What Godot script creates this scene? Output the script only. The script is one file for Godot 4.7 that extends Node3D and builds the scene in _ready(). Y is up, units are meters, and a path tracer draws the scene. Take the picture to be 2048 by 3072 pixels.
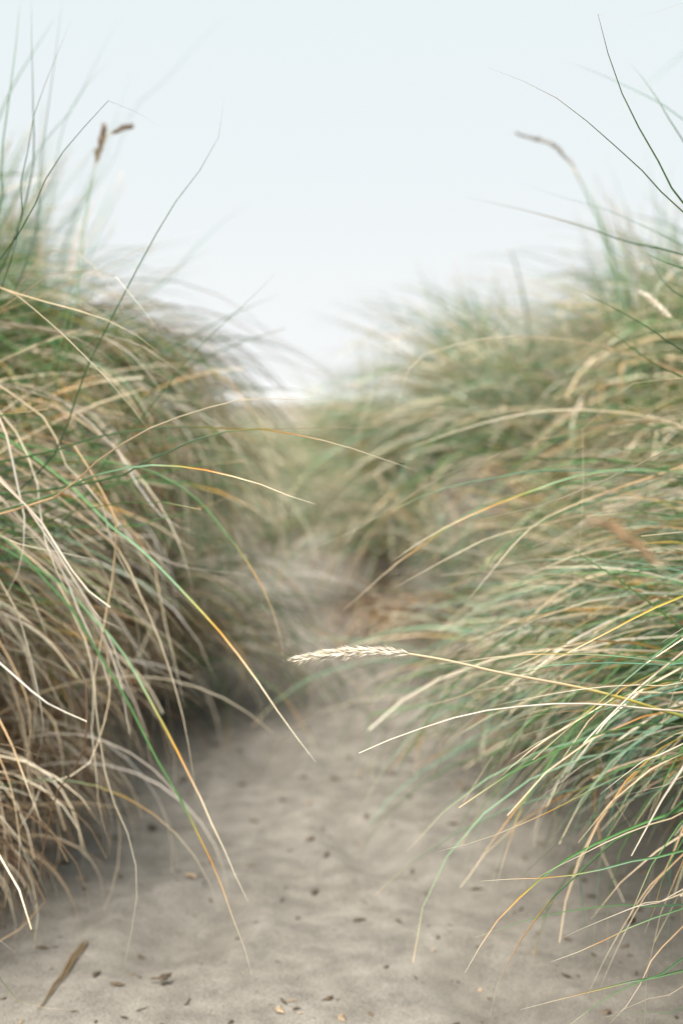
extends Node3D
# A sandy path between two dune banks of marram grass, seen from a low stance on the path. Units are metres.

const SENSOR_FOV := 39.6
const EYE := Vector3(0, 0.75, 0)

# Blades that can be told apart: [tussock, look, width in 0.1 mm, then x, y, z in millimetres from the inner end to the tip]
const TRACED := [
[0,3,30,-364,942,-1640,-339,983,-1620,-305,1025,-1596,-247,1075,-1561,-192,1038,-1527],
[0,3,34,-371,660,-1748,-330,724,-1732,-311,776,-1720,-277,838,-1704,-230,918,-1682,-193,975,-1665,-144,1036,-1645,-132,1087,-1631],
[0,0,46,-386,942,-1720,-377,1003,-1701,-367,1034,-1691,-355,1078,-1676,-330,1128,-1657,-303,1177,-1639],
[0,3,36,-456,999,-1925,-453,1080,-1932,-443,1155,-1938,-434,1225,-1943,-428,1292,-1949],
[0,3,30,-405,1027,-1878,-396,1129,-1864,-395,1185,-1857,-392,1263,-1846],
[0,3,40,-549,1131,-2237,-531,1188,-2253,-513,1238,-2268,-485,1292,-2284,-447,1361,-2305],
[0,3,32,-431,975,-2024,-423,1067,-2031,-414,1140,-2037,-400,1244,-2045,-391,1320,-2051],
[0,6,36,-516,1005,-2177,-481,1072,-2170,-445,1132,-2163,-404,1176,-2157,-377,1216,-2152,-337,1254,-2146],
[0,6,36,-471,1094,-2334,-461,1160,-2360,-450,1213,-2380,-422,1274,-2406,-396,1341,-2432,-365,1409,-2459],
[0,6,34,-488,1241,-3048,-444,1374,-3119,-384,1444,-3164,-321,1531,-3215,-234,1638,-3280],
[0,6,30,-424,1147,-2539,-402,1262,-2596,-385,1318,-2624,-366,1388,-2658],
[0,6,34,-370,981,-2927,-314,1049,-2967,-258,1111,-3003,-188,1170,-3042],
[0,4,26,-285,914,-1768,-260,927,-1758,-232,937,-1747,-202,946,-1735,-166,953,-1721],
[0,1,44,-396,880,-1665,-364,868,-1657,-316,856,-1644,-265,840,-1630,-228,821,-1618,-203,802,-1609],
[0,1,46,-384,875,-1615,-357,861,-1602,-316,830,-1579,-269,788,-1550,-235,755,-1527,-201,716,-1502],
[0,1,40,-395,877,-1765,-362,899,-1744,-317,903,-1720,-274,901,-1696,-257,883,-1680,-234,861,-1661,-207,825,-1631],
[0,4,32,-424,868,-1815,-392,913,-1807,-359,937,-1801,-334,934,-1796,-321,929,-1793,-294,899,-1782,-271,866,-1771,-258,836,-1762],
[0,1,52,-407,820,-1911,-376,837,-1893,-344,841,-1875,-300,833,-1848,-254,818,-1818,-215,794,-1788,-176,768,-1757],
[0,2,46,-366,837,-1863,-349,832,-1853,-311,814,-1828,-287,795,-1809],
[0,2,50,-372,844,-2064,-340,838,-2053,-300,815,-2036,-267,781,-2017,-252,760,-2007],
[0,1,54,-342,824,-2112,-317,815,-2112,-298,782,-2109,-279,738,-2106],
[1,4,48,-328,638,-1596,-301,654,-1585,-274,678,-1573,-245,698,-1560,-200,722,-1541,-155,737,-1522,-112,749,-1504,-84,751,-1492,-38,750,-1471,-1,747,-1454],
[1,5,46,-332,691,-1701,-302,702,-1690,-258,711,-1674,-204,718,-1655,-155,718,-1636,-103,716,-1615,-78,717,-1606,0,719,-1574,51,720,-1552],
[1,5,48,-268,658,-1648,-234,674,-1628,-199,689,-1607,-162,705,-1584,-124,715,-1561,-86,718,-1538,-39,711,-1506,0,703,-1479,39,691,-1449,77,679,-1419],
[1,5,44,-317,645,-1597,-288,661,-1583,-244,673,-1562,-205,679,-1544,-168,678,-1526,-131,673,-1507,-83,662,-1480,-49,650,-1459,-26,644,-1446],
[0,3,36,-377,586,-1943,-310,674,-1903,-235,756,-1861,-201,798,-1840,-157,839,-1815,-114,875,-1790,-77,910,-1768],
[1,0,36,-271,586,-1843,-244,594,-1825,-186,612,-1785,-133,633,-1746],
[1,2,56,-374,643,-1617,-337,606,-1608,-316,573,-1600,-295,546,-1594,-277,527,-1590,-260,517,-1587],
[1,2,50,-375,634,-1656,-345,595,-1648,-319,557,-1640,-295,519,-1633,-271,489,-1627,-251,486,-1624],
[1,1,52,-338,699,-2002,-294,655,-1987,-257,611,-1972,-229,562,-1958,-210,514,-1944,-203,484,-1935],
[1,5,46,-329,641,-1747,-289,603,-1726,-243,572,-1705,-212,545,-1689,-172,508,-1667,-145,482,-1652,-105,437,-1626,-67,388,-1599,-29,344,-1573],
[2,0,50,-395,562,-1741,-370,536,-1731,-328,495,-1715,-294,445,-1697,-260,396,-1680,-230,344,-1662,-213,316,-1652,-197,293,-1644,-183,271,-1636,-162,234,-1622,-143,199,-1610,-125,155,-1595,-109,120,-1582,-101,95,-1573],
[2,5,44,-396,544,-1789,-346,514,-1772,-311,481,-1756,-271,441,-1737,-236,388,-1715,-205,339,-1694,-188,310,-1681,-168,276,-1667,-152,245,-1653,-136,217,-1641,-120,185,-1627,-109,167,-1619],
[1,1,50,-314,577,-1842,-284,549,-1829,-259,501,-1810,-235,453,-1792,-214,401,-1772,-198,353,-1753,-186,302,-1733,-178,259,-1717],
[1,4,54,-281,530,-2039,-265,487,-2026,-251,430,-2008,-234,371,-1989,-220,318,-1972],
[2,1,40,-392,534,-1839,-364,507,-1831,-343,465,-1822,-325,425,-1813,-318,370,-1801,-320,330,-1792,-313,282,-1782,-309,242,-1773,-301,211,-1766,-292,189,-1761],
[2,4,44,-278,603,-1744,-278,573,-1739,-282,526,-1731,-290,481,-1723,-296,444,-1717,-302,408,-1710,-299,377,-1705,-293,338,-1698,-288,306,-1693,-276,267,-1686,-259,232,-1679,-248,194,-1673,-245,163,-1667,-252,113,-1659,-259,78,-1652],
[2,2,60,-419,461,-1632,-394,446,-1622,-366,426,-1609,-339,408,-1596,-312,397,-1586,-287,389,-1577],
[1,2,52,-327,498,-1786,-299,458,-1763,-283,426,-1745,-270,394,-1727],
[1,2,46,-297,456,-1782,-273,411,-1750,-253,382,-1726],
[2,2,46,-284,409,-1779,-275,372,-1766,-265,333,-1753],
[1,1,42,-377,554,-1941,-354,544,-1934,-316,521,-1922,-288,488,-1909,-275,448,-1896,-265,392,-1878],
[1,1,36,-384,588,-1642,-361,582,-1631,-314,576,-1610,-274,570,-1591],
[1,2,22,-361,613,-1414,-339,613,-1407,-297,615,-1394],
[1,2,42,-299,559,-1941,-264,543,-1929,-227,528,-1917,-196,522,-1907,-127,517,-1888],
[1,0,44,-279,664,-1849,-250,659,-1840,-209,640,-1826,-179,618,-1814,-150,585,-1798,-129,560,-1786,-103,523,-1770,-86,489,-1755,-75,456,-1742,-71,427,-1730],
[1,1,52,-420,734,-1754,-394,701,-1744,-371,649,-1730,-361,589,-1714,-334,527,-1696,-308,488,-1685],
[1,2,56,-400,710,-1702,-390,663,-1698,-378,607,-1694,-384,551,-1690,-401,516,-1687],
[1,1,48,-395,750,-1755,-358,717,-1753,-338,668,-1749,-297,627,-1746,-281,570,-1741,-244,505,-1736,-227,464,-1733],
[1,2,50,-348,746,-1805,-305,729,-1804,-255,727,-1804,-246,724,-1804],
[1,2,52,-309,692,-1901,-266,632,-1875,-229,593,-1856,-188,577,-1842],
[1,1,46,-353,629,-1846,-299,578,-1828,-250,545,-1814,-197,496,-1796,-158,460,-1783],
[1,2,50,-379,587,-1743,-346,546,-1739,-322,488,-1735,-297,435,-1731,-285,398,-1728],
[2,1,46,-396,512,-1687,-380,472,-1683,-364,408,-1678,-356,353,-1674,-368,313,-1671],
[2,4,44,-400,353,-1674,-382,315,-1664,-367,281,-1654,-354,252,-1646],
[2,4,34,-420,308,-1721,-400,264,-1702,-388,205,-1679,-392,154,-1658],
[2,7,40,-308,333,-1672,-339,284,-1664,-357,203,-1652,-368,130,-1641,-403,76,-1632],
[2,5,34,-390,160,-1508,-376,117,-1520,-364,91,-1528,-344,77,-1536,-302,66,-1551],
[2,2,34,-407,159,-1558,-384,144,-1557,-365,130,-1556],
[2,4,34,-427,404,-1829,-402,342,-1810,-403,281,-1792,-388,233,-1777,-377,178,-1761],
[2,1,34,-293,393,-1777,-310,302,-1747,-349,276,-1733,-373,281,-1728,-383,321,-1722],
[4,4,42,492,705,-1952,443,722,-1938,344,714,-1907,289,703,-1889,228,685,-1867,155,661,-1839,112,642,-1822,57,609,-1797,0,579,-1772,-37,568,-1758,-53,553,-1748,-69,538,-1739],
[4,4,38,468,785,-1959,415,804,-1949,354,821,-1937,293,831,-1924,232,834,-1912,173,828,-1898,129,816,-1887,94,805,-1878,82,773,-1868,68,728,-1854],
[4,1,50,492,707,-2053,434,726,-2048,374,733,-2042,311,735,-2035,248,727,-2028,185,712,-2020,123,692,-2011,77,673,-2004,46,656,-1999],
[4,6,50,437,649,-1798,366,659,-1782,297,662,-1765,228,661,-1748,186,654,-1737,132,645,-1722,87,630,-1709,42,607,-1694],
[4,5,46,425,660,-1748,358,665,-1740,292,659,-1731,233,641,-1722,171,618,-1711,110,590,-1700,62,559,-1690],
[4,1,50,372,703,-1551,335,686,-1542,293,668,-1531,251,651,-1521,210,637,-1512,170,629,-1502,134,621,-1494],
[4,1,74,211,720,-820,198,711,-823,176,695,-829,155,682,-834,134,668,-839,107,653,-845],
[4,4,16,304,721,-1252,255,747,-1245,222,749,-1240,209,733,-1235,210,705,-1228,208,680,-1222,205,642,-1212,201,617,-1206,197,592,-1200,181,546,-1188],
[5,6,34,341,583,-1411,300,582,-1405,254,580,-1397,215,574,-1391],
[5,3,34,341,599,-1413,313,607,-1401,295,612,-1393],
[4,1,40,365,773,-1526,301,766,-1510,288,755,-1505],
[4,4,46,370,645,-1797,270,612,-1758,227,589,-1738,184,546,-1712,146,505,-1686],
[4,1,50,285,599,-1794,241,592,-1775,189,582,-1753,147,565,-1733,105,546,-1712,60,524,-1687],
[4,5,46,257,626,-1896,201,614,-1877,157,595,-1860,113,566,-1840,70,539,-1821,28,505,-1799,0,483,-1785],
[4,5,46,293,543,-1839,230,540,-1820,152,523,-1793,96,501,-1772,41,474,-1749,0,455,-1732],
[4,3,50,336,620,-1846,265,596,-1830,203,558,-1814,160,513,-1798,112,477,-1784],
[5,8,110,369,560,-1440,347,551,-1434,319,541,-1427,285,526,-1418,251,510,-1409,217,495,-1400,187,481,-1391,154,463,-1382],
[5,5,36,341,489,-1404,293,494,-1400,249,498,-1397,205,499,-1394,161,498,-1390,129,494,-1387,94,491,-1384],
[5,6,34,348,482,-1433,287,484,-1426,231,484,-1419,186,481,-1413,142,477,-1407,112,472,-1402],
[5,2,40,341,439,-1400,303,443,-1396,259,448,-1391,215,450,-1386,171,448,-1380,128,443,-1375,85,432,-1368,42,418,-1362,17,408,-1357],
[5,1,36,341,468,-1402,293,467,-1397,248,465,-1393,194,458,-1386,146,449,-1381],
[5,5,44,348,512,-1436,313,488,-1424,285,467,-1415,262,451,-1407,228,427,-1395,194,412,-1385,167,397,-1377],
[5,2,36,314,478,-1403,281,452,-1393,258,432,-1385,238,413,-1378],
[5,2,34,341,523,-1407,323,515,-1393,313,511,-1385],
[5,5,36,350,436,-1440,290,434,-1437,222,432,-1433,189,426,-1431,155,418,-1428],
[5,3,34,355,491,-1464,303,485,-1457,232,480,-1448,169,468,-1439,121,476,-1433],
[5,5,34,341,418,-1398,303,417,-1392,258,413,-1384,221,409,-1377],
[5,6,46,372,437,-1530,317,426,-1515,274,417,-1502,221,404,-1487,188,396,-1477],
[5,1,44,384,421,-1579,316,425,-1552,260,403,-1525,213,383,-1501,167,354,-1473],
[4,3,52,317,470,-1984,227,397,-2038,191,361,-2060,161,321,-2080,131,270,-2103,106,225,-2122,90,189,-2137,68,132,-2158],
[4,3,48,293,446,-1982,207,346,-2053,181,298,-2080,148,238,-2112,123,189,-2136,109,138,-2159],
[4,3,44,317,353,-1975,243,256,-2002,216,222,-2012,198,181,-2021,174,133,-2031,160,78,-2042,148,35,-2050],
[5,0,46,348,409,-1779,315,369,-1767,273,312,-1752,258,292,-1746,230,258,-1737,202,225,-1727,174,190,-1717,155,160,-1709],
[5,0,42,315,339,-1823,265,279,-1802,231,230,-1786,219,202,-1777,204,163,-1765,197,140,-1758],
[5,2,36,341,408,-1397,303,395,-1389,282,382,-1383,254,363,-1374],
[5,1,38,341,375,-1395,309,367,-1384,276,361,-1374],
[6,5,42,360,379,-1475,302,363,-1457,259,348,-1443,223,333,-1431,188,321,-1419,154,311,-1407,127,305,-1399,97,301,-1389],
[6,5,44,341,301,-1389,303,296,-1385,270,288,-1381,237,282,-1377,204,279,-1374,172,279,-1371,137,278,-1367],
[6,0,46,360,327,-1471,332,305,-1464,296,296,-1457,261,271,-1448,237,250,-1442,221,238,-1437,202,217,-1431,179,188,-1422,165,163,-1416,156,144,-1411,151,124,-1405],
[6,0,50,360,320,-1471,321,306,-1470,276,287,-1468,241,269,-1467,218,253,-1466,195,233,-1464,172,212,-1462,156,191,-1461,142,169,-1459,130,148,-1457],
[6,1,42,348,330,-1421,309,319,-1413,275,308,-1406,241,294,-1398,209,281,-1391,191,272,-1387],
[6,3,44,360,219,-1463,309,221,-1459,263,219,-1454,216,213,-1450,182,205,-1446,154,197,-1443,138,192,-1441],
[6,1,38,346,251,-1405,307,244,-1399,273,233,-1393,240,222,-1387,215,212,-1382],
[6,2,40,320,261,-1366,289,253,-1365,259,241,-1364],
[6,5,36,346,238,-1404,307,227,-1398,273,213,-1392,240,200,-1386,209,191,-1380],
[6,3,46,341,193,-1381,303,176,-1373,281,169,-1369,254,156,-1363,222,135,-1356],
[6,5,44,346,174,-1399,308,169,-1394,274,162,-1390,240,156,-1385,207,149,-1381,178,143,-1377],
[5,6,50,390,328,-1873,352,260,-1867,320,202,-1863,306,155,-1859,300,111,-1856],
[6,6,46,319,224,-1764,306,148,-1776,311,97,-1783,321,42,-1791,329,2,-1797],
[6,6,44,371,275,-1818,354,222,-1814,337,151,-1809,330,81,-1803,327,33,-1799],
[6,6,60,409,198,-1712,404,138,-1707,400,58,-1701],
[6,4,30,384,269,-1567,367,227,-1564,343,201,-1562,318,162,-1559,294,120,-1555,274,76,-1552],
[6,4,28,384,240,-1565,363,220,-1563,341,193,-1561,314,144,-1557,291,92,-1553],
[6,1,26,360,133,-1456,319,119,-1455,273,98,-1453],
[6,4,26,372,178,-1510,336,152,-1490,311,117,-1469,283,95,-1453],
[6,3,30,345,146,-1377,303,145,-1367,255,144,-1357],
[6,0,36,364,294,-1469,340,252,-1465,333,224,-1463,319,189,-1461],
[3,0,52,360,946,-1520,318,983,-1506,281,1012,-1494,257,1030,-1486,233,1047,-1478,209,1060,-1470,186,1069,-1463,164,1076,-1456,146,1081,-1450],
[3,0,50,355,953,-1501,325,995,-1488,300,1031,-1477,287,1051,-1470,272,1084,-1461,261,1110,-1454,254,1133,-1447,274,1131,-1440,285,1118,-1433],
[3,4,22,353,1146,-1435,336,1140,-1435,289,1124,-1434],
[3,6,36,456,1123,-1935,424,1149,-1948,383,1174,-1964,341,1197,-1979,298,1217,-1993],
[3,3,42,420,1067,-1780,396,1107,-1784,375,1139,-1786,348,1170,-1788],
[3,6,34,214,965,-870,202,954,-859,179,934,-840,151,909,-815],
[3,5,50,408,922,-1719,375,939,-1771,356,945,-1797,333,961,-1833,299,980,-1880,249,1004,-1943,174,1035,-2029],
[3,6,36,456,955,-1922,424,973,-1932,393,989,-1940,354,1008,-1951,297,1026,-1966,245,1047,-1979],
[3,3,40,396,806,-1660,377,818,-1654,350,834,-1646,323,848,-1637,284,866,-1625,250,880,-1615],
[3,0,46,420,777,-1758,383,793,-1747,343,819,-1735,309,842,-1725,276,864,-1714],
[3,7,34,360,868,-1514,340,876,-1515,321,883,-1515],
[3,3,60,396,902,-1667,370,908,-1650,352,914,-1638,325,924,-1619],
[3,3,50,413,869,-1715,385,884,-1699,365,906,-1683,350,927,-1669]]
const STALKS := [
[370,419,-1418,345,431,-1417,319,439,-1415,285,450,-1413,240,462,-1409,196,471,-1406,152,480,-1403,108,491,-1399,65,499,-1396,35,502,-1393,-8,500,-1389,-53,494,-1384],
[-391,897,-2118,-384,1031,-2178,-376,1108,-2211,-370,1144,-2227,-365,1176,-2240],
[-398,897,-2118,-384,1052,-2183,-365,1143,-2221,-349,1162,-2231,-327,1172,-2240],
[435,965,-2324,422,1089,-2449,404,1153,-2514,390,1180,-2543,372,1205,-2573,338,1223,-2612,307,1238,-2646],
[479,803,-1910,465,847,-1952,448,869,-1978,434,887,-1998,418,902,-2018],
[210,632,-833,195,644,-839,189,652,-843,176,664,-848,164,673,-853,151,677,-857]]
const SCRAPS := [
[-388,-2101,29,-41],[-398,-2064,24,15],[-399,-2170,11,0],[-332,-2418,70,-71],[-294,-2418,46,76],[-258,-2202,47,-69],[-247,-2111,29,-36],[-212,-2120,46,79],[-195,-2082,44,-78],[-217,-2036,22,-25],[-232,-1989,35,79],[-192,-2010,24,-25],[-76,-2039,9,0],[-88,-2082,50,81],[-41,-2135,51,84],[-28,-2288,70,80],[-107,-1752,15,57],[-73,-1725,44,-62],[-223,-1771,64,70],[-244,-1687,38,44],[-216,-1712,38,83],[-192,-1718,49,79],[-312,-1771,39,68],[-120,-1899,13,-24],[-412,-2357,62,-44],[-425,-2288,40,45],[-443,-2232,50,-43],[-310,-2738,70,83],[-257,-2620,44,55],[35,-2097,22,-27],[85,-2014,50,-67],[122,-1989,9,0],[153,-1956,25,-60],[62,-1842,34,75],[110,-1820,11,0],[96,-1792,22,-67],[104,-1781,11,-24],[195,-1792,13,0],[176,-1741,20,-35],[248,-1741,26,69],[225,-1692,27,-64],[289,-1872,24,23],[417,-2131,70,73],[352,-2298,36,-44],[118,-2254,70,-91],[408,-2522,30,-34],[94,-1695,14,61],[390,-1834,38,-98],[270,-1674,14,-59],[-111,-3275,33,35],[-87,-3158,42,-54],[-290,-3065,70,-51],[-218,-2994,70,-74],[155,-1836,13,0],[249,-2229,36,-65],[267,-2077,42,62],[210,-2463,20,-32],[128,-2609,70,-87],[-37,-2444,59,-79],[-86,-2332,40,63],[-189,-2368,20,-29],[-311,-2077,28,51],[-343,-2150,56,-61],[-254,-1906,14,-24],[420,-1994,57,67],[347,-1906,29,-64],[358,-1771,30,37]]


class Buf:
	var v := PackedVector3Array()
	var n := PackedVector3Array()
	var c := PackedColorArray()
	var i := PackedInt32Array()
	func mesh() -> ArrayMesh:
		var a := []
		a.resize(Mesh.ARRAY_MAX)
		a[Mesh.ARRAY_VERTEX] = v
		a[Mesh.ARRAY_NORMAL] = n
		a[Mesh.ARRAY_COLOR] = c
		a[Mesh.ARRAY_INDEX] = i
		var m := ArrayMesh.new()
		m.add_surface_from_arrays(Mesh.PRIMITIVE_TRIANGLES, a)
		return m

var rng := RandomNumberGenerator.new()
var lumps := FastNoiseLite.new()
var ripples := FastNoiseLite.new()
var blade_mat: StandardMaterial3D
var sand_mat: StandardMaterial3D
var litter_mat: StandardMaterial3D
var ear_mat: StandardMaterial3D
var used_names := {}

const GREEN := Color(0.095, 0.215, 0.07)
const DEEP := Color(0.045, 0.115, 0.052)
const SAGE := Color(0.25, 0.38, 0.25)
const BLUE := Color(0.13, 0.27, 0.19)
const STRAW := Color(0.67, 0.56, 0.39)
const PALE := Color(0.77, 0.70, 0.57)
const BLEACH := Color(0.7, 0.65, 0.59)
const BROWN := Color(0.17, 0.105, 0.06)
const TAN := Color(0.38, 0.275, 0.175)
const ORANGE := Color(0.56, 0.27, 0.06)
const YELLOW := Color(0.46, 0.38, 0.08)

# ---------------------------------------------------------------- small helpers
func sm(a: float, b: float, x: float) -> float:
	return smoothstep(a, b, x)

func numbered(called: String) -> String:
	var k: int = used_names.get(called, 0)
	used_names[called] = k + 1
	return called if k == 0 else "%s_%03d" % [called, k]

func tag(o: Node, label: String, category: String, group := "", kind := "") -> void:
	if label: o.set_meta("label", label)
	if category: o.set_meta("category", category)
	if group: o.set_meta("group", group)
	if kind: o.set_meta("kind", kind)

func thing(called: String, where: Vector3) -> Node3D:
	var o := Node3D.new()
	o.name = numbered(called)
	add_child(o)
	o.position = where
	return o

func part(called: String, m: Mesh, mat: Material, parent: Node, at := Transform3D.IDENTITY) -> MeshInstance3D:
	var o := MeshInstance3D.new()
	o.name = called
	o.mesh = m
	o.material_override = mat
	o.transform = at
	parent.add_child(o, true)
	return o

# ---------------------------------------------------------------- the lie of the land; t is the distance ahead
func path_mid(t: float) -> float:
	return -0.03 - 0.27 * sm(2.8, 4.7, t) - 1.5 * sm(4.9, 7.2, t)

func path_half(t: float) -> float:
	return lerpf(0.48, 0.33, sm(2.0, 4.2, t))

func bank(t: float, s: float, left: bool) -> float:
	if left:
		s += 0.03 * exp(-pow((t - 3.05) / 0.42, 2.0))
	if s <= 0.0:
		return 0.0
	var high := lerpf(0.48, 0.82, sm(2.0, 2.9, t)) * (1.0 - 0.88 * sm(3.7, 5.2, t)) if left else lerpf(0.46, 0.66, sm(2.0, 3.4, t)) * (1.0 - 0.82 * sm(4.4, 6.4, t))
	if not left:
		high += 0.14 * sm(0.3, 0.9, s) * sm(1.9, 2.6, t) * (1.0 - sm(3.8, 5.0, t))
	return high * (1.0 - exp(-pow(s / (0.17 if left else 0.28), 1.7)))

func ground(x: float, z: float) -> float:
	var t := -z
	var d := x - path_mid(t)
	var s := absf(d) - path_half(t)
	var h := 0.22 * sm(2.5, 7.5, t) + bank(t, s, d < 0.0)
	h += 0.022 * lumps.get_noise_2d(x * 100.0, z * 100.0)
	h += 0.006 * ripples.get_noise_2d(x * 100.0, z * 100.0)
	for p in [[0.05, -2.35, 0.3], [-0.16, -2.9, -0.2], [0.12, -3.3, 0.25], [-0.22, -1.95, -0.3], [-0.1, -3.9, 0.1], [0.2, -1.75, 0.2]]:
		var q := Vector2(x - p[0], z - p[1]).rotated(p[2])
		var r := sqrt(pow(q.x / 0.07, 2.0) + pow(q.y / 0.16, 2.0))
		if r < 2.0:
			h += -0.03 * exp(-r * r * 1.6) + 0.011 * exp(-pow((r - 1.35) / 0.3, 2.0))
	return h

# ---------------------------------------------------------------- blades
func smooth_line(p: PackedVector3Array, n: int) -> PackedVector3Array:
	var lens := PackedFloat32Array([0.0])
	for k in p.size() - 1:
		lens.append(lens[k] + p[k].distance_to(p[k + 1]))
	var out := PackedVector3Array()
	var k := 0
	for j in n + 1:
		var at: float = lens[-1] * j / n
		while k < p.size() - 2 and lens[k + 1] < at:
			k += 1
		var f := (at - lens[k]) / maxf(lens[k + 1] - lens[k], 1e-6)
		var a := p[maxi(k - 1, 0)]
		var d := p[mini(k + 2, p.size() - 1)]
		# a sharp fold stays a fold
		var fold_a := k > 0 and (p[k] - a).angle_to(p[k + 1] - p[k]) > 0.7
		var fold_b := k + 2 < p.size() and (p[k + 1] - p[k]).angle_to(d - p[k + 1]) > 0.7
		if fold_a: a = p[k] * 2.0 - p[k + 1]
		if fold_b: d = p[k + 1] * 2.0 - p[k]
		out.append(p[k].cubic_interpolate(p[k + 1], a, d, f))
	return out

func grow(r: RandomNumberGenerator, root: Vector3, az: float, phi: float, bend: float, length: float, n: int, fold: float, drift: float) -> PackedVector3Array:
	var out := PackedVector3Array([root])
	var p := root
	var fold_at := r.randf_range(0.45, 0.85)
	var folded := 0.0
	var wander := 0.0
	for j in n:
		var f := (j + 0.5) / n
		if fold != 0.0 and f > fold_at: folded = fold
		var e := phi - bend * pow(f, 1.25) - folded
		wander += r.randfn(0.0, 0.05)
		var a := az + drift * f + wander
		p += Vector3(cos(a) * cos(e), sin(e), -sin(a) * cos(e)) * (length / n)
		out.append(p)
	return out

func mix_at(stops: Array, f: float) -> Color:
	for k in stops.size() - 1:
		if f <= stops[k + 1][0]:
			var a: float = stops[k][0]
			var b: float = stops[k + 1][0]
			return (stops[k][1] as Color).lerp(stops[k + 1][1], clampf((f - a) / maxf(b - a, 1e-4), 0, 1))
	return stops[-1][1]

func tint(c: Color, k: float, warm := 0.0) -> Color:
	return Color(c.r * k * (1.0 + warm), c.g * k, c.b * k * (1.0 - warm))

func look(kind: int, r: RandomNumberGenerator) -> Array:
	var k := r.randf_range(0.7, 1.3)
	var w := r.randf_range(-0.06, 0.08)
	var j := r.randf_range(-0.06, 0.06)
	match kind:
		0: return [[0.0, tint(TAN, k)], [0.1, tint(GREEN, k)], [0.5, tint(GREEN, k, w)], [0.68 + j, tint(GREEN, k * 1.1)], [0.71 + j, tint(YELLOW, k)], [0.78 + j, tint(ORANGE, k)], [0.9, tint(STRAW, k)], [1.0, tint(PALE, k * 0.9)]]
		1: return [[0.0, tint(TAN, k)], [0.25, tint(STRAW, k, w)], [0.7, tint(PALE, k, w)], [1.0, tint(STRAW, k)]]
		2: return [[0.0, tint(TAN, k)], [0.3, tint(BLEACH, k * 0.85, w)], [0.8, tint(BLEACH, minf(k, 1.05), w)], [1.0, tint(PALE, k)]]
		3: return [[0.0, tint(TAN, k)], [0.12, tint(DEEP, k)], [0.6, tint(GREEN, k, w)], [0.93, tint(GREEN, k * 1.2)], [1.0, tint(STRAW, k)]]
		4: return [[0.0, tint(TAN, k)], [0.15, ORANGE.lerp(STRAW, 0.55)], [0.5, tint(STRAW, k, w)], [0.9, tint(PALE, k)], [1.0, tint(STRAW, k)]]
		5: return [[0.0, tint(TAN, k)], [0.12, tint(GREEN, k)], [0.5 + j, tint(SAGE, k, w)], [0.62 + j, tint(YELLOW, k)], [0.68 + j, tint(ORANGE, k * 1.1)], [0.76 + j, tint(STRAW, k)], [1.0, tint(PALE, k * 1.1)]]
		6: return [[0.0, tint(TAN, k)], [0.12, tint(BLUE, k)], [0.5, tint(BLUE, k * 1.2, w)], [0.88, tint(SAGE, k)], [1.0, tint(STRAW, k)]]
		7: return [[0.0, tint(BROWN, k)], [0.5, tint(BROWN, k * 1.2, w)], [1.0, tint(TAN, k)]]
		8: return [[0.0, tint(GREEN, k)], [0.3, tint(YELLOW, k)], [0.5, tint(Color(0.58, 0.42, 0.13), k)], [0.7, tint(STRAW, k)], [1.0, tint(TAN, k)]]
	return [[0.0, tint(SAGE, k)], [0.25, tint(SAGE, k, w)], [0.75, tint(PALE, k * 0.85)], [1.0, tint(STRAW, k)]]

# A channelled leaf: its flat side turns about the blade, its edges curl up.
func ribbon(b: Buf, p: PackedVector3Array, w: float, stops: Array, side0: Vector3, twist: float, curl: float, blunt: float, cells: int, seen := 0.0, taper := 3.0) -> void:
	var n := p.size()
	var base := b.v.size()
	var side := side0
	for j in n:
		var f := float(j) / (n - 1)
		var t := (p[mini(j + 1, n - 1)] - p[maxi(j - 1, 0)]).normalized()
		side = (side - t * side.dot(t)).normalized()
		var s := side.rotated(t, twist * (f - 0.4))
		var up := s.cross(t)
		var wide := 0.5 * w * (0.75 + 0.25 * minf(f * 5.0, 1.0)) * maxf(1.0 - pow(f, taper) * (1.0 - blunt), 0.04)
		var col := mix_at(stops, f if seen == 0.0 else (f / seen * 0.15 if f < seen else 0.15 + 0.85 * (f - seen) / (1.0 - seen)))
		col = tint(col, 1.0 + 0.09 * sin(j * 2.3 + base * 0.7) + (-0.3 if (j * 7 + base * 3) % 41 == 0 else 0.0))
		for k in cells + 1:
			var u := 2.0 * k / cells - 1.0
			b.v.append(p[j] + s * (u * wide) + up * (curl * u * u * wide))
			b.n.append((up - s * (2.0 * curl * u)).normalized())
			b.c.append(tint(col, 1.0 + 0.14 * (0.5 - absf(u)) + (0.05 if k % 2 else -0.04)))
		if j:
			for k in cells:
				var a := base + (j - 1) * (cells + 1) + k
				var c := a + cells + 1
				b.i.append_array([a, c, a + 1, a + 1, c, c + 1])

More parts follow.
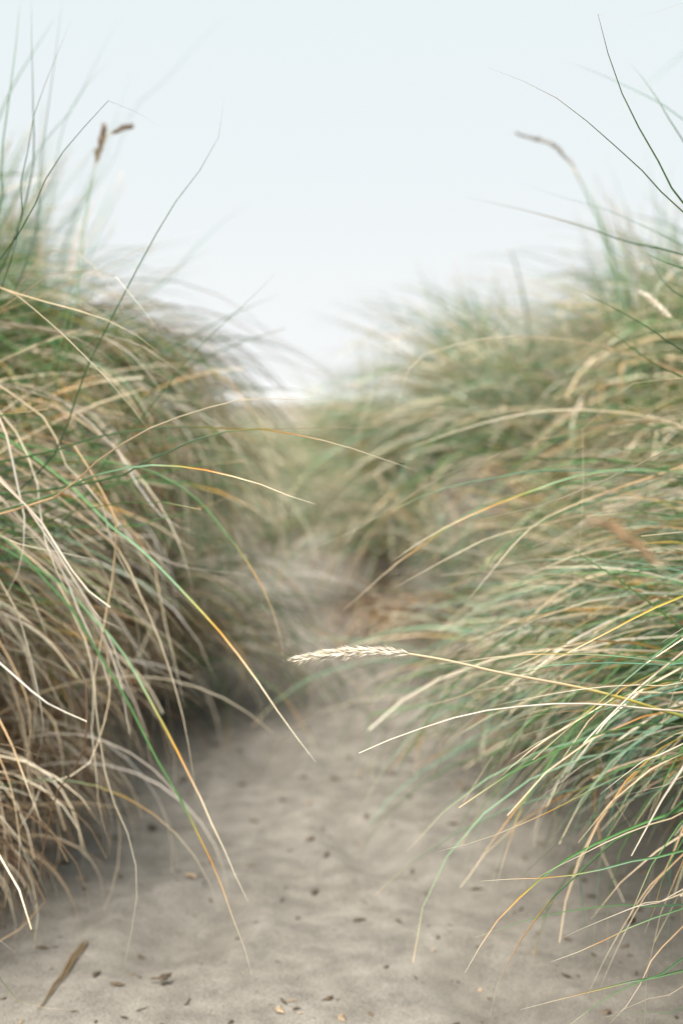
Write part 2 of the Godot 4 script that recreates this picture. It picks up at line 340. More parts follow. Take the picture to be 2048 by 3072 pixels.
# One clump of blades leaning towards +x, its base at the origin.
func clump(seed_: int, spec: Dictionary) -> ArrayMesh:
	var r := RandomNumberGenerator.new()
	r.seed = seed_
	var b := Buf.new()
	var total := 0.0
	for m in spec.mix: total += m[1]
	for q in int(spec.n):
		var rad: float = spec.radius * sqrt(r.randf())
		var th := r.randf() * TAU
		var root := Vector3(cos(th) * rad, -0.05, sin(th) * rad)
		var az: float = r.randfn(0.0, spec.spread)
		var phi: float = clampf(deg_to_rad(r.randfn(spec.phi[0], spec.phi[1])), 0.1, 1.55)
		var bend: float = deg_to_rad(maxf(r.randfn(spec.bend[0], spec.bend[1]), 5.0))
		var length: float = r.randf_range(spec.length[0], spec.length[1])
		var fold := 0.0
		if r.randf() < spec.fold: fold = r.randf_range(0.4, 1.5)
		var line := grow(r, root, az, phi, bend, length, spec.seg, fold, r.randfn(0.0, 0.25))
		var pick := r.randf() * total
		var kind := 1
		for m in spec.mix:
			pick -= m[1]
			if pick <= 0.0:
				kind = m[0]
				break
		ribbon(b, line, r.randf_range(spec.wide[0], spec.wide[1]), look(kind, r), Vector3(sin(az), 0, cos(az)), r.randfn(0.0, 1.2), r.randf_range(0.6, 1.3), 0.0 if r.randf() < 0.6 else r.randf_range(0.1, 0.6), spec.cells)
	return b.mesh()

# ---------------------------------------------------------------- ears
func spikelet(seed_: int, length: float, wide: float, dye: Color) -> ArrayMesh:
	var r := RandomNumberGenerator.new()
	r.seed = seed_
	var st := SurfaceTool.new()
	st.begin(Mesh.PRIMITIVE_TRIANGLES)
	# two glumes and a lemma between them, all thin boat shapes along +x
	for g in 3:
		var a := (g - 1) * 0.16 + r.randf_range(-0.06, 0.06)
		var l := length * ([0.95, 1.12, 0.9][g] as float)
		var w := wide * ([0.9, 0.7, 0.9][g] as float)
		var col := Color(0.8, 0.72, 0.59).lerp(Color(0.9, 0.85, 0.76), r.randf()) * dye
		if g == 1: col = STRAW.lerp(PALE, r.randf()) * dye
		var foot := TAN.lerp(STRAW, 0.8) * dye
		var rings := [[0.0, 0.25], [0.22, 0.9], [0.5, 1.0], [0.8, 0.42], [1.0, 0.02]]
		var pts := []
		for ring in rings:
			var row := []
			var x: float = ring[0] * l
			var h: float = ring[1] * w * 0.5
			for k in 4:
				var an := TAU * k / 4.0
				row.append(Vector3(x, cos(an) * h * 0.8, sin(an) * h).rotated(Vector3(0, 0, 1), a + 0.05 * ring[0]))
			pts.append(row)
		for j in 4:
			for k in 4:
				var c0 := foot.lerp(col, minf(rings[j][0] * 2.6, 1.0))
				var c1 := foot.lerp(col, minf(rings[j + 1][0] * 2.6, 1.0))
				var q := [pts[j][k], pts[j][(k + 1) % 4], pts[j + 1][k], pts[j + 1][(k + 1) % 4]]
				st.set_color(c0); st.add_vertex(q[0])
				st.set_color(c1); st.add_vertex(q[2])
				st.set_color(c0); st.add_vertex(q[1])
				st.set_color(c0); st.add_vertex(q[1])
				st.set_color(c1); st.add_vertex(q[2])
				st.set_color(c1); st.add_vertex(q[3])
	st.generate_normals()
	st.index()
	return st.commit()

func tube(b: Buf, p: PackedVector3Array, r0: float, r1: float, stops: Array, sides: int, closed := false) -> void:
	var base := b.v.size()
	var side := Vector3(0.31, 0.2, 0.93)
	for j in p.size():
		var f := float(j) / (p.size() - 1)
		var t := (p[mini(j + 1, p.size() - 1)] - p[maxi(j - 1, 0)]).normalized()
		side = (side - t * side.dot(t)).normalized()
		for k in sides:
			var o := side.rotated(t, TAU * k / sides)
			b.v.append(p[j] + o * (lerpf(r0, r1, f) if not closed or (j > 0 and j < p.size() - 1) else 0.00001))
			b.n.append(o)
			b.c.append(mix_at(stops, f))
		if j:
			for k in sides:
				var a := base + (j - 1) * sides + k
				var a2 := base + (j - 1) * sides + (k + 1) % sides
				b.i.append_array([a, a + sides, a2, a2, a + sides, a2 + sides])

# ---------------------------------------------------------------- sand
func sand_material() -> StandardMaterial3D:
	var size := 1024
	var r := RandomNumberGenerator.new()
	r.seed = 5
	var coarse := FastNoiseLite.new()
	coarse.seed = 3
	coarse.frequency = 0.012
	coarse.fractal_octaves = 5
	var a := coarse.get_seamless_image(size, size)
	a.convert(Image.FORMAT_L8)
	var bytes := a.get_data()
	var img := PackedByteArray()
	var high := PackedByteArray()
	img.resize(size * size * 3)
	high.resize(size * size)
	for k in size * size:
		var n := bytes[k] / 255.0 - 0.5
		var g := r.randf()
		var v := 1.0 + 0.3 * n + (g - 0.5) * 0.4
		var dark := g < 0.03
		if dark: v *= 0.5
		img[k * 3] = int(clampf(140.0 * v, 0, 255))
		img[k * 3 + 1] = int(clampf(135.0 * v, 0, 255))
		img[k * 3 + 2] = int(clampf(128.0 * v, 0, 255))
		high[k] = int(clampf(128.0 + 150.0 * n + (r.randf() - 0.5) * 60.0, 0, 255))
	var m := StandardMaterial3D.new()
	m.albedo_texture = ImageTexture.create_from_image(Image.create_from_data(size, size, false, Image.FORMAT_RGB8, img))
	m.uv1_triplanar = true
	m.uv1_world_triplanar = true
	m.uv1_scale = Vector3(1.1, 1.1, 1.1)
	var bump := Image.create_from_data(size, size, false, Image.FORMAT_L8, high)
	bump.convert(Image.FORMAT_RGBA8)
	bump.bump_map_to_normal_map(3.0)
	m.normal_enabled = true
	m.normal_texture = ImageTexture.create_from_image(bump)
	m.normal_scale = 0.7
	m.roughness = 0.95
	m.metallic_specular = 0.2
	m.vertex_color_use_as_albedo = true
	return m

func build_ground() -> void:
	var b := Buf.new()
	var nx := 230
	var nz := 330
	var patch := FastNoiseLite.new()
	patch.seed = 12
	patch.frequency = 0.02
	patch.fractal_octaves = 4
	var xs := PackedFloat32Array()
	var zs := PackedFloat32Array()
	for k in nx + 1:
		var u := 2.0 * k / nx - 1.0
		xs.append(2.6 * u + 240.0 * pow(absf(u), 9.0) * signf(u))
	for k in nz + 1:
		var u := float(k) / nz
		zs.append(3.0 * pow(1.0 - u, 6.0) * 8.0 - 0.2 - 9.0 * u - 400.0 * pow(u, 12.0))
	for j in nz + 1:
		for k in nx + 1:
			var x := xs[k]
			var z := zs[j]
			b.v.append(Vector3(x, ground(x, z), z))
			var v := 1.0 + 0.2 * patch.get_noise_2d(x * 100.0, z * 100.0)
			b.c.append(Color(v, v * 0.995, v * 0.985))
	for j in nz + 1:
		for k in nx + 1:
			var w := nx + 1
			var dx := b.v[j * w + mini(k + 1, nx)] - b.v[j * w + maxi(k - 1, 0)]
			var dz := b.v[maxi(j - 1, 0) * w + k] - b.v[mini(j + 1, nz) * w + k]
			b.n.append(dz.cross(dx).normalized())
	for j in nz:
		for k in nx:
			var a := j * (nx + 1) + k
			var c := a + nx + 1
			b.i.append_array([a, c, a + 1, a + 1, c, c + 1])
	var o := part("ground", b.mesh(), sand_mat, self)
	tag(o, "pale sand of the path and the dune banks", "ground", "", "structure")

# ---------------------------------------------------------------- scene
func _ready() -> void:
	rng.seed = 20
	var cam := Camera3D.new()
	cam.name = "camera"
	cam.fov = SENSOR_FOV
	cam.near = 0.05
	cam.far = 900.0
	cam.position = EYE
	cam.rotation_degrees = Vector3(-4.5, 0, 0)
	var lens := CameraAttributesPhysical.new()
	lens.frustum_focal_length = 50.0
	lens.frustum_focus_distance = 1.40
	lens.frustum_near = 0.05
	lens.frustum_far = 900.0
	lens.exposure_aperture = 3.4
	cam.attributes = lens
	add_child(cam)
	cam.fov = SENSOR_FOV
	cam.current = true

	var env := Environment.new()
	env.background_mode = Environment.BG_SKY
	var sky := ProceduralSkyMaterial.new()
	sky.sky_top_color = Color(0.526, 0.552, 0.562)
	sky.sky_horizon_color = Color(0.575, 0.577, 0.577)
	sky.sky_curve = 0.11
	sky.ground_bottom_color = Color(0.6, 0.58, 0.54)
	sky.ground_horizon_color = Color(0.85, 0.85, 0.84)
	sky.sun_angle_max = 1.0
	env.sky = Sky.new()
	env.sky.sky_material = sky
	env.tonemap_mode = Environment.TONE_MAPPER_LINEAR
	env.tonemap_exposure = 3.3
	env.sdfgi_enabled = true
	env.ssao_enabled = true
	env.ssil_enabled = true
	var we := WorldEnvironment.new()
	we.name = "world_environment"
	we.environment = env
	add_child(we)

	var sun := DirectionalLight3D.new()
	sun.name = "overcast_sun"
	sun.light_energy = 0.5
	sun.light_color = Color(1.0, 0.975, 0.93)
	sun.light_angular_distance = 25.0
	sun.shadow_enabled = true
	sun.rotation_degrees = Vector3(-62, -25, 0)
	add_child(sun)

	# materials
	lumps.seed = 8
	lumps.frequency = 0.012
	lumps.fractal_octaves = 2
	ripples.seed = 9
	ripples.frequency = 0.045
	ripples.fractal_octaves = 3
	sand_mat = sand_material()
	blade_mat = StandardMaterial3D.new()
	blade_mat.vertex_color_use_as_albedo = true
	blade_mat.roughness = 0.55
	blade_mat.metallic_specular = 0.45
	blade_mat.cull_mode = BaseMaterial3D.CULL_DISABLED
	blade_mat.backlight_enabled = true
	blade_mat.backlight = Color(0.22, 0.22, 0.18)
	ear_mat = blade_mat.duplicate()
	ear_mat.roughness = 0.7
	litter_mat = StandardMaterial3D.new()
	litter_mat.vertex_color_use_as_albedo = true
	litter_mat.roughness = 0.9

	build_ground()
	build_banks()
	build_tussocks()
	build_stalks()
	build_litter()

# ---------------------------------------------------------------- grass
var kinds := {}
func make_kinds() -> void:
	var specs := {
		"bleached": {"n": 120, "radius": 0.13, "spread": 0.7, "phi": [42, 16], "bend": [132, 24], "length": [0.3, 0.7], "fold": 0.16, "seg": 10, "wide": [0.003, 0.0052], "cells": 2, "mix": [[1, 4], [2, 5], [4, 1.8], [5, 0.8], [7, 4.5], [3, 1.5]]},
		"arching": {"n": 130, "radius": 0.13, "spread": 0.6, "phi": [60, 13], "bend": [88, 26], "length": [0.35, 0.75], "fold": 0.13, "seg": 10, "wide": [0.0028, 0.005], "cells": 2, "mix": [[3, 8], [0, 2], [5, 2.4], [1, 1.8], [6, 3.5], [4, 0.6], [2, 0.8]]},
		"windswept": {"n": 140, "radius": 0.13, "spread": 0.5, "phi": [50, 13], "bend": [92, 20], "length": [0.35, 0.72], "fold": 0.12, "seg": 10, "wide": [0.0028, 0.0048], "cells": 2, "mix": [[3, 8.5], [0, 3], [5, 4], [1, 2.6], [6, 4.5], [4, 1], [9, 2.4], [2, 0.8]]},
		"sage": {"n": 130, "radius": 0.14, "spread": 0.9, "phi": [62, 14], "bend": [85, 28], "length": [0.3, 0.65], "fold": 0.12, "seg": 9, "wide": [0.003, 0.005], "cells": 2, "mix": [[9, 7], [5, 2.4], [1, 3.4], [6, 3.5], [3, 4], [4, 0.8], [2, 2.5]]},
		"thatch": {"n": 190, "radius": 0.14, "spread": 0.8, "phi": [20, 20], "bend": [100, 26], "length": [0.15, 0.42], "fold": 0.25, "seg": 8, "wide": [0.0025, 0.0045], "cells": 2, "mix": [[7, 5], [4, 2], [1, 1.2], [2, 0.6]]},
		"upright": {"n": 70, "radius": 0.09, "spread": 2.0, "phi": [80, 7], "bend": [22, 12], "length": [0.35, 0.75], "fold": 0.03, "seg": 8, "wide": [0.0028, 0.0048], "cells": 2, "mix": [[3, 5], [6, 3], [0, 2], [5, 1]]},
	}
	specs["overhang"] = specs.arching.duplicate()
	specs.overhang.merge({"n": 120, "spread": 0.45, "phi": [52, 13], "bend": [138, 20], "length": [0.4, 0.78], "mix": [[3, 5.5], [0, 2.5], [5, 3], [1, 4], [6, 1.5], [4, 1.5], [7, 2], [2, 1.5]]}, true)
	specs["spikes"] = specs.upright.duplicate()
	specs.spikes.merge({"n": 48, "radius": 0.018, "phi": [84, 4], "bend": [10, 6], "length": [0.4, 0.72], "mix": [[3, 6], [6, 2]]}, true)
	var s := 100
	for name_ in specs:
		kinds[name_] = []
		for k in 6:
			kinds[name_].append(clump(s, specs[name_]))
			s += 1

const TUSSOCKS := [
	[-0.96, -2.3, "tall green marram tussock crowning the left bank, thin blades rising into the sky", ["arching", "upright", "upright", "bleached", "arching", "upright"]],
	[-0.88, -2.2, "bleached marram tussock of pale dead blades spilling over the left path edge", ["bleached", "bleached", "arching", "bleached", "thatch"]],
	[-0.8, -2.05, "low brown marram tussock hanging to the sand in the left lower corner", ["thatch", "bleached", "thatch", "bleached"]],
	[0.95, -2.1, "marram tussock at the right frame edge whose green blades fan up into the sky", ["arching", "windswept", "upright"]],
	[0.92, -2.15, "dense right bank marram tussock with long straw arcs reaching across the path", ["windswept", "windswept", "windswept", "thatch"]],
	[0.86, -1.9, "sharp green and straw marram tussock around the pale seed ear on the right", ["windswept", "windswept", "thatch"]],
	[0.82, -1.9, "lowest right marram tussock, green blades arching down to the sand", ["windswept", "thatch"]],
	[-0.61, -3.1, "round green and tan marram tussock bulging over the left side of the path", ["overhang", "overhang", "overhang", "overhang", "overhang", "overhang", "overhang", "overhang", "thatch", "thatch"]],
	[0.36, -4.6, "dark-based marram tuft at the path's far right edge above the seed ear", ["windswept", "sage", "windswept", "thatch", "thatch"]],
	[0.44, -5.2, "spiky upright green marram tuft on the skyline right of the gap", ["spikes", "spikes", "spikes", "spikes", "spikes", "upright"]],
	[0.2, -5.6, "small upright marram tuft on the skyline nearest the gap's right side", ["spikes"]],
	[0.68, -3.4, "tall upright marram tuft blurred on the skyline near the right frame edge", ["spikes", "spikes", "upright"]],
]

func put_ground(x: float, z: float) -> Vector3:
	return Vector3(x, ground(x, z), z)

func build_banks() -> void:
	make_kinds()
	var r := RandomNumberGenerator.new()
	r.seed = 77
	for side in [-1, 1]:
		var near := {}
		var far := {}
		var t := 1.8
		while t < 11.5:
			var step := lerpf(0.16 if side < 0 else 0.185, 0.38, sm(2.2, 7.0, t))
			var s := lerpf(0.19 if side < 0 else 0.31, 0.2 if side < 0 else 0.13, sm(2.2, 2.8, t))
			while s < 3.2:
				var tt := t + r.randf_range(-0.5, 0.5) * step
				var ss := s + r.randf_range(-0.4, 0.5) * step
				var x: float = path_mid(tt) + side * (path_half(tt) + ss)
				s += step
				if absf(x) > 0.24 * tt + 0.55:
					continue
				var kind := "sage"
				var q := r.randf()
				if side < 0:
					if tt < 2.5:
						kind = "bleached" if q < 0.62 - 0.25 * ss else "arching"
					else:
						kind = "arching" if q < 0.66 else ("sage" if q < 0.92 else "bleached")
				else:
					if tt < 3.0:
						kind = "windswept" if q < 0.85 else "sage"
					else:
						kind = "sage" if q < 0.68 else "windswept"
				if ss < (0.3 if side < 0 else 0.34 - 0.18 * sm(2.0, 3.4, tt)) and r.randf() < (0.5 if side < 0 or tt > 2.6 else 0.25): kind = "thatch"
				if side < 0 and tt > 2.4 and tt < 3.7 and ss < 0.6 and r.randf() < 0.7: kind = "overhang"
				if ss > 0.45 and r.randf() < 0.10: kind = "upright"
				if side < 0 and ss > 0.22 and tt > 2.2 and tt < 4.0 and r.randf() < 0.35: kind = "upright"
				var lean := r.randfn(lerpf(0.55, 0.1, sm(1.9, 3.2, tt)), 0.35)
				var yaw: float = lean if side < 0 else PI - lean
				var big := r.randf_range(0.8, 1.15)
				if kind == "thatch": big *= 0.9
				big *= 1.0 - 0.3 * sm(5.0, 6.2, tt) * (1.0 - sm(6.8, 8.2, tt))
				if side > 0 and ss < 0.3 and tt > 3.0 and tt < 5.2: big *= 0.8
				if side < 0 and kind == "bleached" and ss < 0.34 and tt < 3.0: big *= 0.72
				var bag: Dictionary = near if tt < 3.6 else far
				var key := [kind, r.randi() % 6]
				if not bag.has(key): bag[key] = []
				bag[key].append([Transform3D(Basis(Vector3.UP, yaw).scaled(Vector3.ONE * big), put_ground(x, -tt)), r.randf_range(0.78, 1.28), r.randf_range(-0.08, 0.1)])
			t += step
		# dead leaves hang down the steep left face
		t = 2.0
		while side < 0 and t < 3.9:
			for q in 2:
				var tt := t + r.randf_range(-0.08, 0.08)
				var at := put_ground(path_mid(tt) - path_half(tt) - r.randf_range(0.06, 0.24), -tt)
				var key := ["thatch", r.randi() % 6]
				if not near.has(key): near[key] = []
				near[key].append([Transform3D(Basis(Vector3.UP, r.randfn(0.1, 0.4)).scaled(Vector3.ONE * r.randf_range(0.6, 0.85)), at), r.randf_range(0.85, 1.2), r.randf_range(-0.02, 0.08)])
			t += 0.12
		# the path bends away to the left; beyond the bend grass closes the view
		t = 5.6
		while side > 0 and t < 10.5:
			var x := -2.2
			while x < 0.5:
				var at := put_ground(x + r.randf_range(-0.1, 0.1), -t + r.randf_range(-0.1, 0.1))
				x += 0.24
				if absf(at.x - path_mid(-at.z)) > path_half(-at.z) + 0.25: continue
				var key := ["sage", r.randi() % 6]
				if not far.has(key): far[key] = []
				far[key].append([Transform3D(Basis(Vector3.UP, PI + r.randfn(0.0, 0.6)).scaled(Vector3.ONE * r.randf_range(0.52, 0.74) * lerpf(1.0, 1.5, sm(6.4, 8.2, t))), at), r.randf_range(0.9, 1.15), r.randf_range(-0.05, 0.05)])
			t += 0.24
		var names := ["marram grass covering the near slope of the left bank", "blurred green and tan marram covering the far left bank"] if side < 0 else ["marram grass covering the near slope of the right bank", "blurred sage and straw marram covering the far right bank to the path's end"]
		for w in 2:
			var o := thing("bank_grass", Vector3.ZERO)
			tag(o, names[w], "grass", "", "stuff")
			var bag: Dictionary = [near, far][w]
			for key in bag:
				var mm := MultiMesh.new()
				mm.transform_format = MultiMesh.TRANSFORM_3D
				mm.use_colors = true
				mm.mesh = kinds[key[0]][key[1]]
				mm.instance_count = bag[key].size()
				for k in bag[key].size():
					var e: Array = bag[key][k]
					mm.set_instance_transform(k, e[0])
					mm.set_instance_color(k, tint(Color.WHITE, e[1], e[2]))
				var mi := MultiMeshInstance3D.new()
				mi.name = "grass_clump"
				mi.multimesh = mm
				mi.material_override = blade_mat
				tag(mi, "", "", "", "stuff")
				o.add_child(mi, true)

func build_tussocks() -> void:
	var r := RandomNumberGenerator.new()
	r.seed = 502
	var homes := []
	for d in TUSSOCKS:
		var at := put_ground(d[0], d[1])
		var o := thing("marram_tussock", at)
		tag(o, d[2], "grass tussock", "marram tussocks along the path")
		homes.append(o)
		var yaw0 := 0.0 if d[0] < 0.0 else PI
		for k in d[3].size():
			var x: float = d[0] + r.randf_range(-0.14, 0.14)
			var z: float = d[1] + r.randf_range(-0.16, 0.16)
			var m := part("leaf_mass", kinds[d[3][k]][r.randi() % 6], blade_mat, o, Transform3D(Basis(Vector3.UP, yaw0 - signf(d[0]) * r.randf_range(0.2, 0.8)), put_ground(x, z) - at))
			tag(m, "", "", "", "stuff")
		if d[1] < -2.6: continue
		var many := 110 if homes.size() == 2 else (70 if homes.size() == 3 else 42)
		for k in many:
			var q := put_ground(d[0] + r.randf_range(-0.15, 0.15) - 0.05 * signf(d[0]) * float(many > 42), d[1] + r.randf_range(-0.16, 0.16)) - at - Vector3(0, 0.03, 0)
			var az := yaw0 - signf(d[0]) * r.randfn(0.25, 0.4)
			var line := grow(r, q, az, deg_to_rad(r.randfn(50, 12)), deg_to_rad(r.randfn(112 if d[0] < 0.0 else 84, 22)), r.randf_range(0.34, 0.62 if many > 42 else 0.75), 14, r.randf_range(0.5, 1.4) if r.randf() < 0.12 else 0.0, r.randfn(0.0, 0.2))
			var pick: int = [1, 2, 2, 2, 5, 3, 1, 4][r.randi() % 8] if d[0] < 0.0 else [3, 5, 6, 0, 1, 3, 5, 2][r.randi() % 8]
			var lb := Buf.new()
			ribbon(lb, line, r.randf_range(0.003, 0.005), look(pick, r), Vector3(sin(az), 0, cos(az)), r.randfn(0.0, 1.0), r.randf_range(0.7, 1.2), 0.0 if r.randf() < 0.6 else 0.4, 3, 0.0, 4.0)
			part("blade", lb.mesh(), blade_mat, o)
	r.seed = 71
	for row in TRACED:
		var o: Node3D = homes[row[0]]
		var line := PackedVector3Array()
		for k in range(3, row.size(), 3):
			line.append(Vector3(row[k], row[k + 1], row[k + 2]) * 0.001)
		# from its inner end the blade runs on, down to its root in the sand
		var root := put_ground(o.position.x + r.randf_range(-0.09, 0.09), o.position.z + r.randf_range(-0.09, 0.09)) - Vector3(0, 0.03, 0)
		var a := line[0]
		var away := (a - line[1]).normalized()
		var reach := a.distance_to(root)
		var c1 := root + Vector3(0, reach * 0.45, 0)
		var c2 := a + away * reach * 0.35
		var full := PackedVector3Array()
		for k in 5:
			full.append(root.bezier_interpolate(c1, c2, a, k / 5.0))
		full.append_array(line)
		for k in full.size():
			full[k] -= o.position
		var b := Buf.new()
		var run := 0.0
		var hidden := 0.0
		for k in full.size() - 1:
			run += full[k].distance_to(full[k + 1])
			if k == 4: hidden = run
		var flat := (full[-1] - full[0])
		var side := Vector3(-flat.z, 0, flat.x).normalized()
		ribbon(b, smooth_line(full, 34), row[2] * 0.000088, look(row[1], r), side.rotated(flat.normalized(), r.randf_range(-1.2, 1.2)), r.randfn(0.0, 0.7), r.randf_range(0.7, 1.2), 0.4 if row[1] == 2 and r.randf() < 0.5 else 0.0, 4, hidden / run, 1.6 if row[1] == 8 else 5.0)
		part("blade", b.mesh(), blade_mat, o)

func build_stalks() -> void:
	var r := RandomNumberGenerator.new()
	r.seed = 900
	var labels := [
		["pale straw seed ear on a thin golden stem, sharp over the sand path", 0.275, 280, 0.0145, 0.0042],
		["upright brown seed ear standing before the sky above the left bank", 0.25, 80, 0.017, 0.003],
		["short brown seed ear bent over sideways beside the upright one on the left", 0.11, 36, 0.015, 0.003],
		["drooping grey seed ear blurred against the sky at the upper right", 0.42, 130, 0.012, 0.004],
		["straw seed ear blurred in the blades at the right frame edge", 0.45, 60, 0.012, 0.003],
		["blurred tan seed ear leaning in close to the camera over the right bank", 0.62, 90, 0.010, 0.0025]]
	var roots := [Vector2(0.62, -1.5), Vector2(-0.62, -2.2), Vector2(-0.66, -2.25), Vector2(0.62, -2.5), Vector2(0.7, -1.95), Vector2(0.6, -1.1)]
	var variants := []
	for k in 24:
		variants.append(spikelet(40 + k, 1.0, 0.13, [Color.WHITE, Color(0.27, 0.215, 0.175), Color(0.3, 0.31, 0.33), Color(0.55, 0.42, 0.3)][k / 6]))
	for s in STALKS.size():
		var line := PackedVector3Array()
		for k in range(0, STALKS[s].size(), 3):
			line.append(Vector3(STALKS[s][k], STALKS[s][k + 1], STALKS[s][k + 2]) * 0.001)
		var fine := smooth_line(line, 60)
		var root := put_ground(roots[s].x, roots[s].y)
		var o := thing("seed_stalk", root)
		tag(o, labels[s][0], "seed stalk", "seed stalks of the marram")
		var away := (line[0] - line[1]).normalized()
		var reach := line[0].distance_to(root)
		var stem := PackedVector3Array()
		for k in 8:
			stem.append((root - Vector3(0, 0.03, 0)).bezier_interpolate(root + Vector3(0, reach * 0.45, 0), line[0] + away * reach * 0.35, line[0], k / 8.0) - root)
		var split := int(60.0 * (1.0 - labels[s][1]))
		for k in split + 3: stem.append(fine[k] - root)
		var b := Buf.new()
		tube(b, stem, 0.0019 if s == 0 else 0.0009, 0.0012 if s == 0 else 0.0006, [[0.0, GREEN], [0.4, YELLOW], [0.6, tint(STRAW, 0.85, 0.06)], [1.0, tint(STRAW, 0.95, 0.05)]] if s == 0 else [[0.0, GREEN], [0.7, SAGE], [1.0, TAN]], 7)
		part("stem", b.mesh(), blade_mat, o)
		var axis := PackedVector3Array()
		for k in range(split, 61): axis.append(fine[k] - root)
		axis = smooth_line(axis, 40)
		var eb := Buf.new()
		tube(eb, axis, 0.0011, 0.0004, [[0.0, STRAW], [1.0, STRAW]], 5)
		var ear: MeshInstance3D
		var joined := SurfaceTool.new()
		if s == 0: ear = part("ear", eb.mesh(), ear_mat, o)
		else: joined.append_from(eb.mesh(), 0, Transform3D.IDENTITY)
		for q in int(labels[s][2]):
			var f: float = (q + r.randf()) / labels[s][2]
			var j := clampi(int(f * 36.0), 0, 36)
			var at := axis[j].lerp(axis[j + 1], f * 36.0 - int(f * 36.0))
			var dir := (axis[mini(j + 2, 40)] - axis[maxi(j - 2, 0)]).normalized()
			var out := dir.cross(Vector3(0.2, 0.3, 1)).normalized().rotated(dir, r.randf() * TAU)
			var open := (0.06 + 0.26 * r.randf() * r.randf() + 0.08 * r.randf()) * (1.0 if f > 0.12 else 0.6)
			var x := (dir + out * open).normalized()
			var z := x.cross(out).normalized()
			var y := z.cross(x)
			var fat: float = labels[s][4] * sin(PI * clampf(0.12 + f * 0.8, 0.0, 1.0))
			var l: float = labels[s][3] * r.randf_range(0.75, 1.15) * (0.75 + 0.35 * sin(PI * clampf(f, 0.1, 0.9)))
			var base := Basis(x * l, y * l, z * l)
			var tr := Transform3D(base, at + out * fat * 0.55 * r.randf())
			if s == 0: part("spikelet", variants[r.randi() % 6], ear_mat, ear, tr)
			else: joined.append_from(variants[r.randi() % 6 + [0, 6, 6, 12, 0, 18][s]], 0, tr)
		if s > 0:
			part("ear", joined.commit(), litter_mat if s < 3 else ear_mat, o)

# ---------------------------------------------------------------- what lies on the sand
func scrap_mesh(seed_: int, thin: float) -> ArrayMesh:
	var r := RandomNumberGenerator.new()
	r.seed = seed_
	var st := SurfaceTool.new()
	st.begin(Mesh.PRIMITIVE_TRIANGLES)
	var bow := r.randf_range(-0.16, 0.16)
	var rows := []
	var n := 8
	for k in n + 1:
		var f := float(k) / n
		var mid := Vector3(f - 0.5, thin * 0.25, bow * sin(PI * f) + r.randf_range(-0.025, 0.025))
		var fat := thin * r.randf_range(0.45, 1.0) * (0.35 if k == 1 or k == n - 1 else 1.0)
		if k == 0 or k == n: fat = 0.0005
		var row := []
		for q in 6:
			var an := TAU * q / 6.0
			row.append(mid + Vector3(0, sin(an) * fat * 0.45, cos(an) * fat * r.randf_range(0.75, 1.2)))
		rows.append(row)
	for k in n:
		for q in 6:
			var tone := r.randf_range(0.6, 1.4)
			st.set_color(Color(0.115 * tone, 0.088 * tone, 0.062 * tone))
			for v in [rows[k][q], rows[k][(q + 1) % 6], rows[k + 1][q], rows[k][(q + 1) % 6], rows[k + 1][(q + 1) % 6], rows[k + 1][q]]:
				st.add_vertex(v)
	st.generate_normals()
	return st.commit()

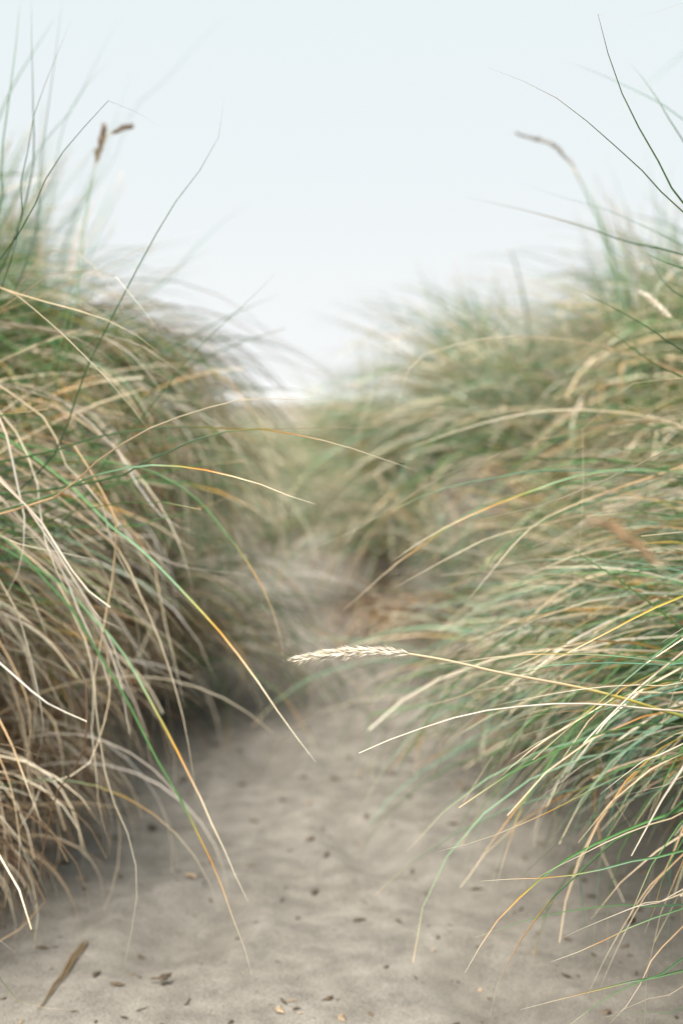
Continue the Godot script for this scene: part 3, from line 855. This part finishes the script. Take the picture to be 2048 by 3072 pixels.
func build_litter() -> void:
	var r := RandomNumberGenerator.new()
	r.seed = 31
	var scraps := []
	for k in 8: scraps.append(scrap_mesh(60 + k, [0.06, 0.11, 0.2, 0.085][k % 4]))
	for s in SCRAPS:
		var x: float = s[0] * 0.001
		var z: float = s[1] * 0.001
		var o := MeshInstance3D.new()
		o.name = numbered("litter_scrap")
		var which := r.randi() % 8
		o.mesh = scraps[which]
		o.material_override = litter_mat
		add_child(o)
		o.transform = Transform3D(Basis(Vector3.UP, deg_to_rad(s[3])).scaled(Vector3.ONE * s[2] * 0.00055), put_ground(x, z) + Vector3(0, 0.0005, 0))
		var form: String = ["thin dark twig bit", "dark stem stub", "dark crumpled leaf lump", "narrow brown stem bit"][which % 4]
		var size := "long" if s[2] > 24 else ("small" if s[2] < 13 else "short")
		var place := "near the left bank" if x < -0.2 else ("near the right bank" if x > 0.16 else "in mid path")
		var how_far := "close to the lower frame edge" if z > -1.85 else ("farther up the path" if z < -2.3 else "on the nearer sand")
		tag(o, "%s %s lying %s %s" % [size, form, place, how_far], "plant litter", "dead grass scraps on the sand")
	# a long dead stalk near the lower left corner
	var a := put_ground(-0.347, -1.887)
	var c := put_ground(-0.366, -1.66)
	var b := Buf.new()
	for strand in 3:
		var line := PackedVector3Array()
		for k in 9:
			var q := a.lerp(c, k / 8.0 * [1.0, 0.8, 0.6][strand])
			line.append(put_ground(q.x + 0.0016 * r.randf_range(-1, 1) + 0.003 * (strand - 1), q.z) + Vector3(0, 0.003 + 0.0015 * r.randf(), 0) - a)
		tube(b, line, [0.0024, 0.0016, 0.002][strand], 0.0009, [[0.0, Color(0.12, 0.085, 0.05)], [0.3, Color(0.24, 0.17, 0.09)], [0.6, Color(0.17, 0.12, 0.07)], [1.0, Color(0.26, 0.18, 0.1)]], 6, true)
	var dead := part("dead_stalk", b.mesh(), litter_mat, self, Transform3D(Basis.IDENTITY, a))
	tag(dead, "thick brown dead stalk lying on the sand in the lower left corner", "dead stalk")
	# crumbs nobody could count
	var mm := MultiMesh.new()
	mm.transform_format = MultiMesh.TRANSFORM_3D
	mm.use_colors = true
	mm.mesh = scraps[2]
	var patch := FastNoiseLite.new()
	patch.seed = 4
	patch.frequency = 0.05
	var list := []
	while list.size() < 3600:
		var t := r.randf_range(1.45, 5.5)
		var d := r.randf_range(-1.0, 1.0)
		var x := path_mid(t) + d * (path_half(t) + 0.25)
		if r.randf() > 0.06 + 0.9 * pow(absf(d), 3.0) + maxf(patch.get_noise_2d(x * 100.0, t * 100.0), 0.0) * 0.7: continue
		var l := r.randf_range(0.003, 0.011)
		if r.randf() < 0.25: l = r.randf_range(0.012, 0.028)
		list.append([Transform3D(Basis(Vector3.UP, r.randf() * TAU).scaled(Vector3.ONE * l), put_ground(x, -t)), r.randf_range(0.6, 1.8) if r.randf() < 0.82 else r.randf_range(3.0, 5.0)])
	mm.instance_count = list.size()
	for k in list.size():
		mm.set_instance_transform(k, list[k][0])
		mm.set_instance_color(k, tint(Color.WHITE, list[k][1], 0.03))
	var crumbs := MultiMeshInstance3D.new()
	crumbs.name = "litter_crumbs"
	crumbs.multimesh = mm
	crumbs.material_override = litter_mat
	add_child(crumbs)
	tag(crumbs, "fine dark crumbs of dead grass strewn over the sand", "plant litter", "", "stuff")
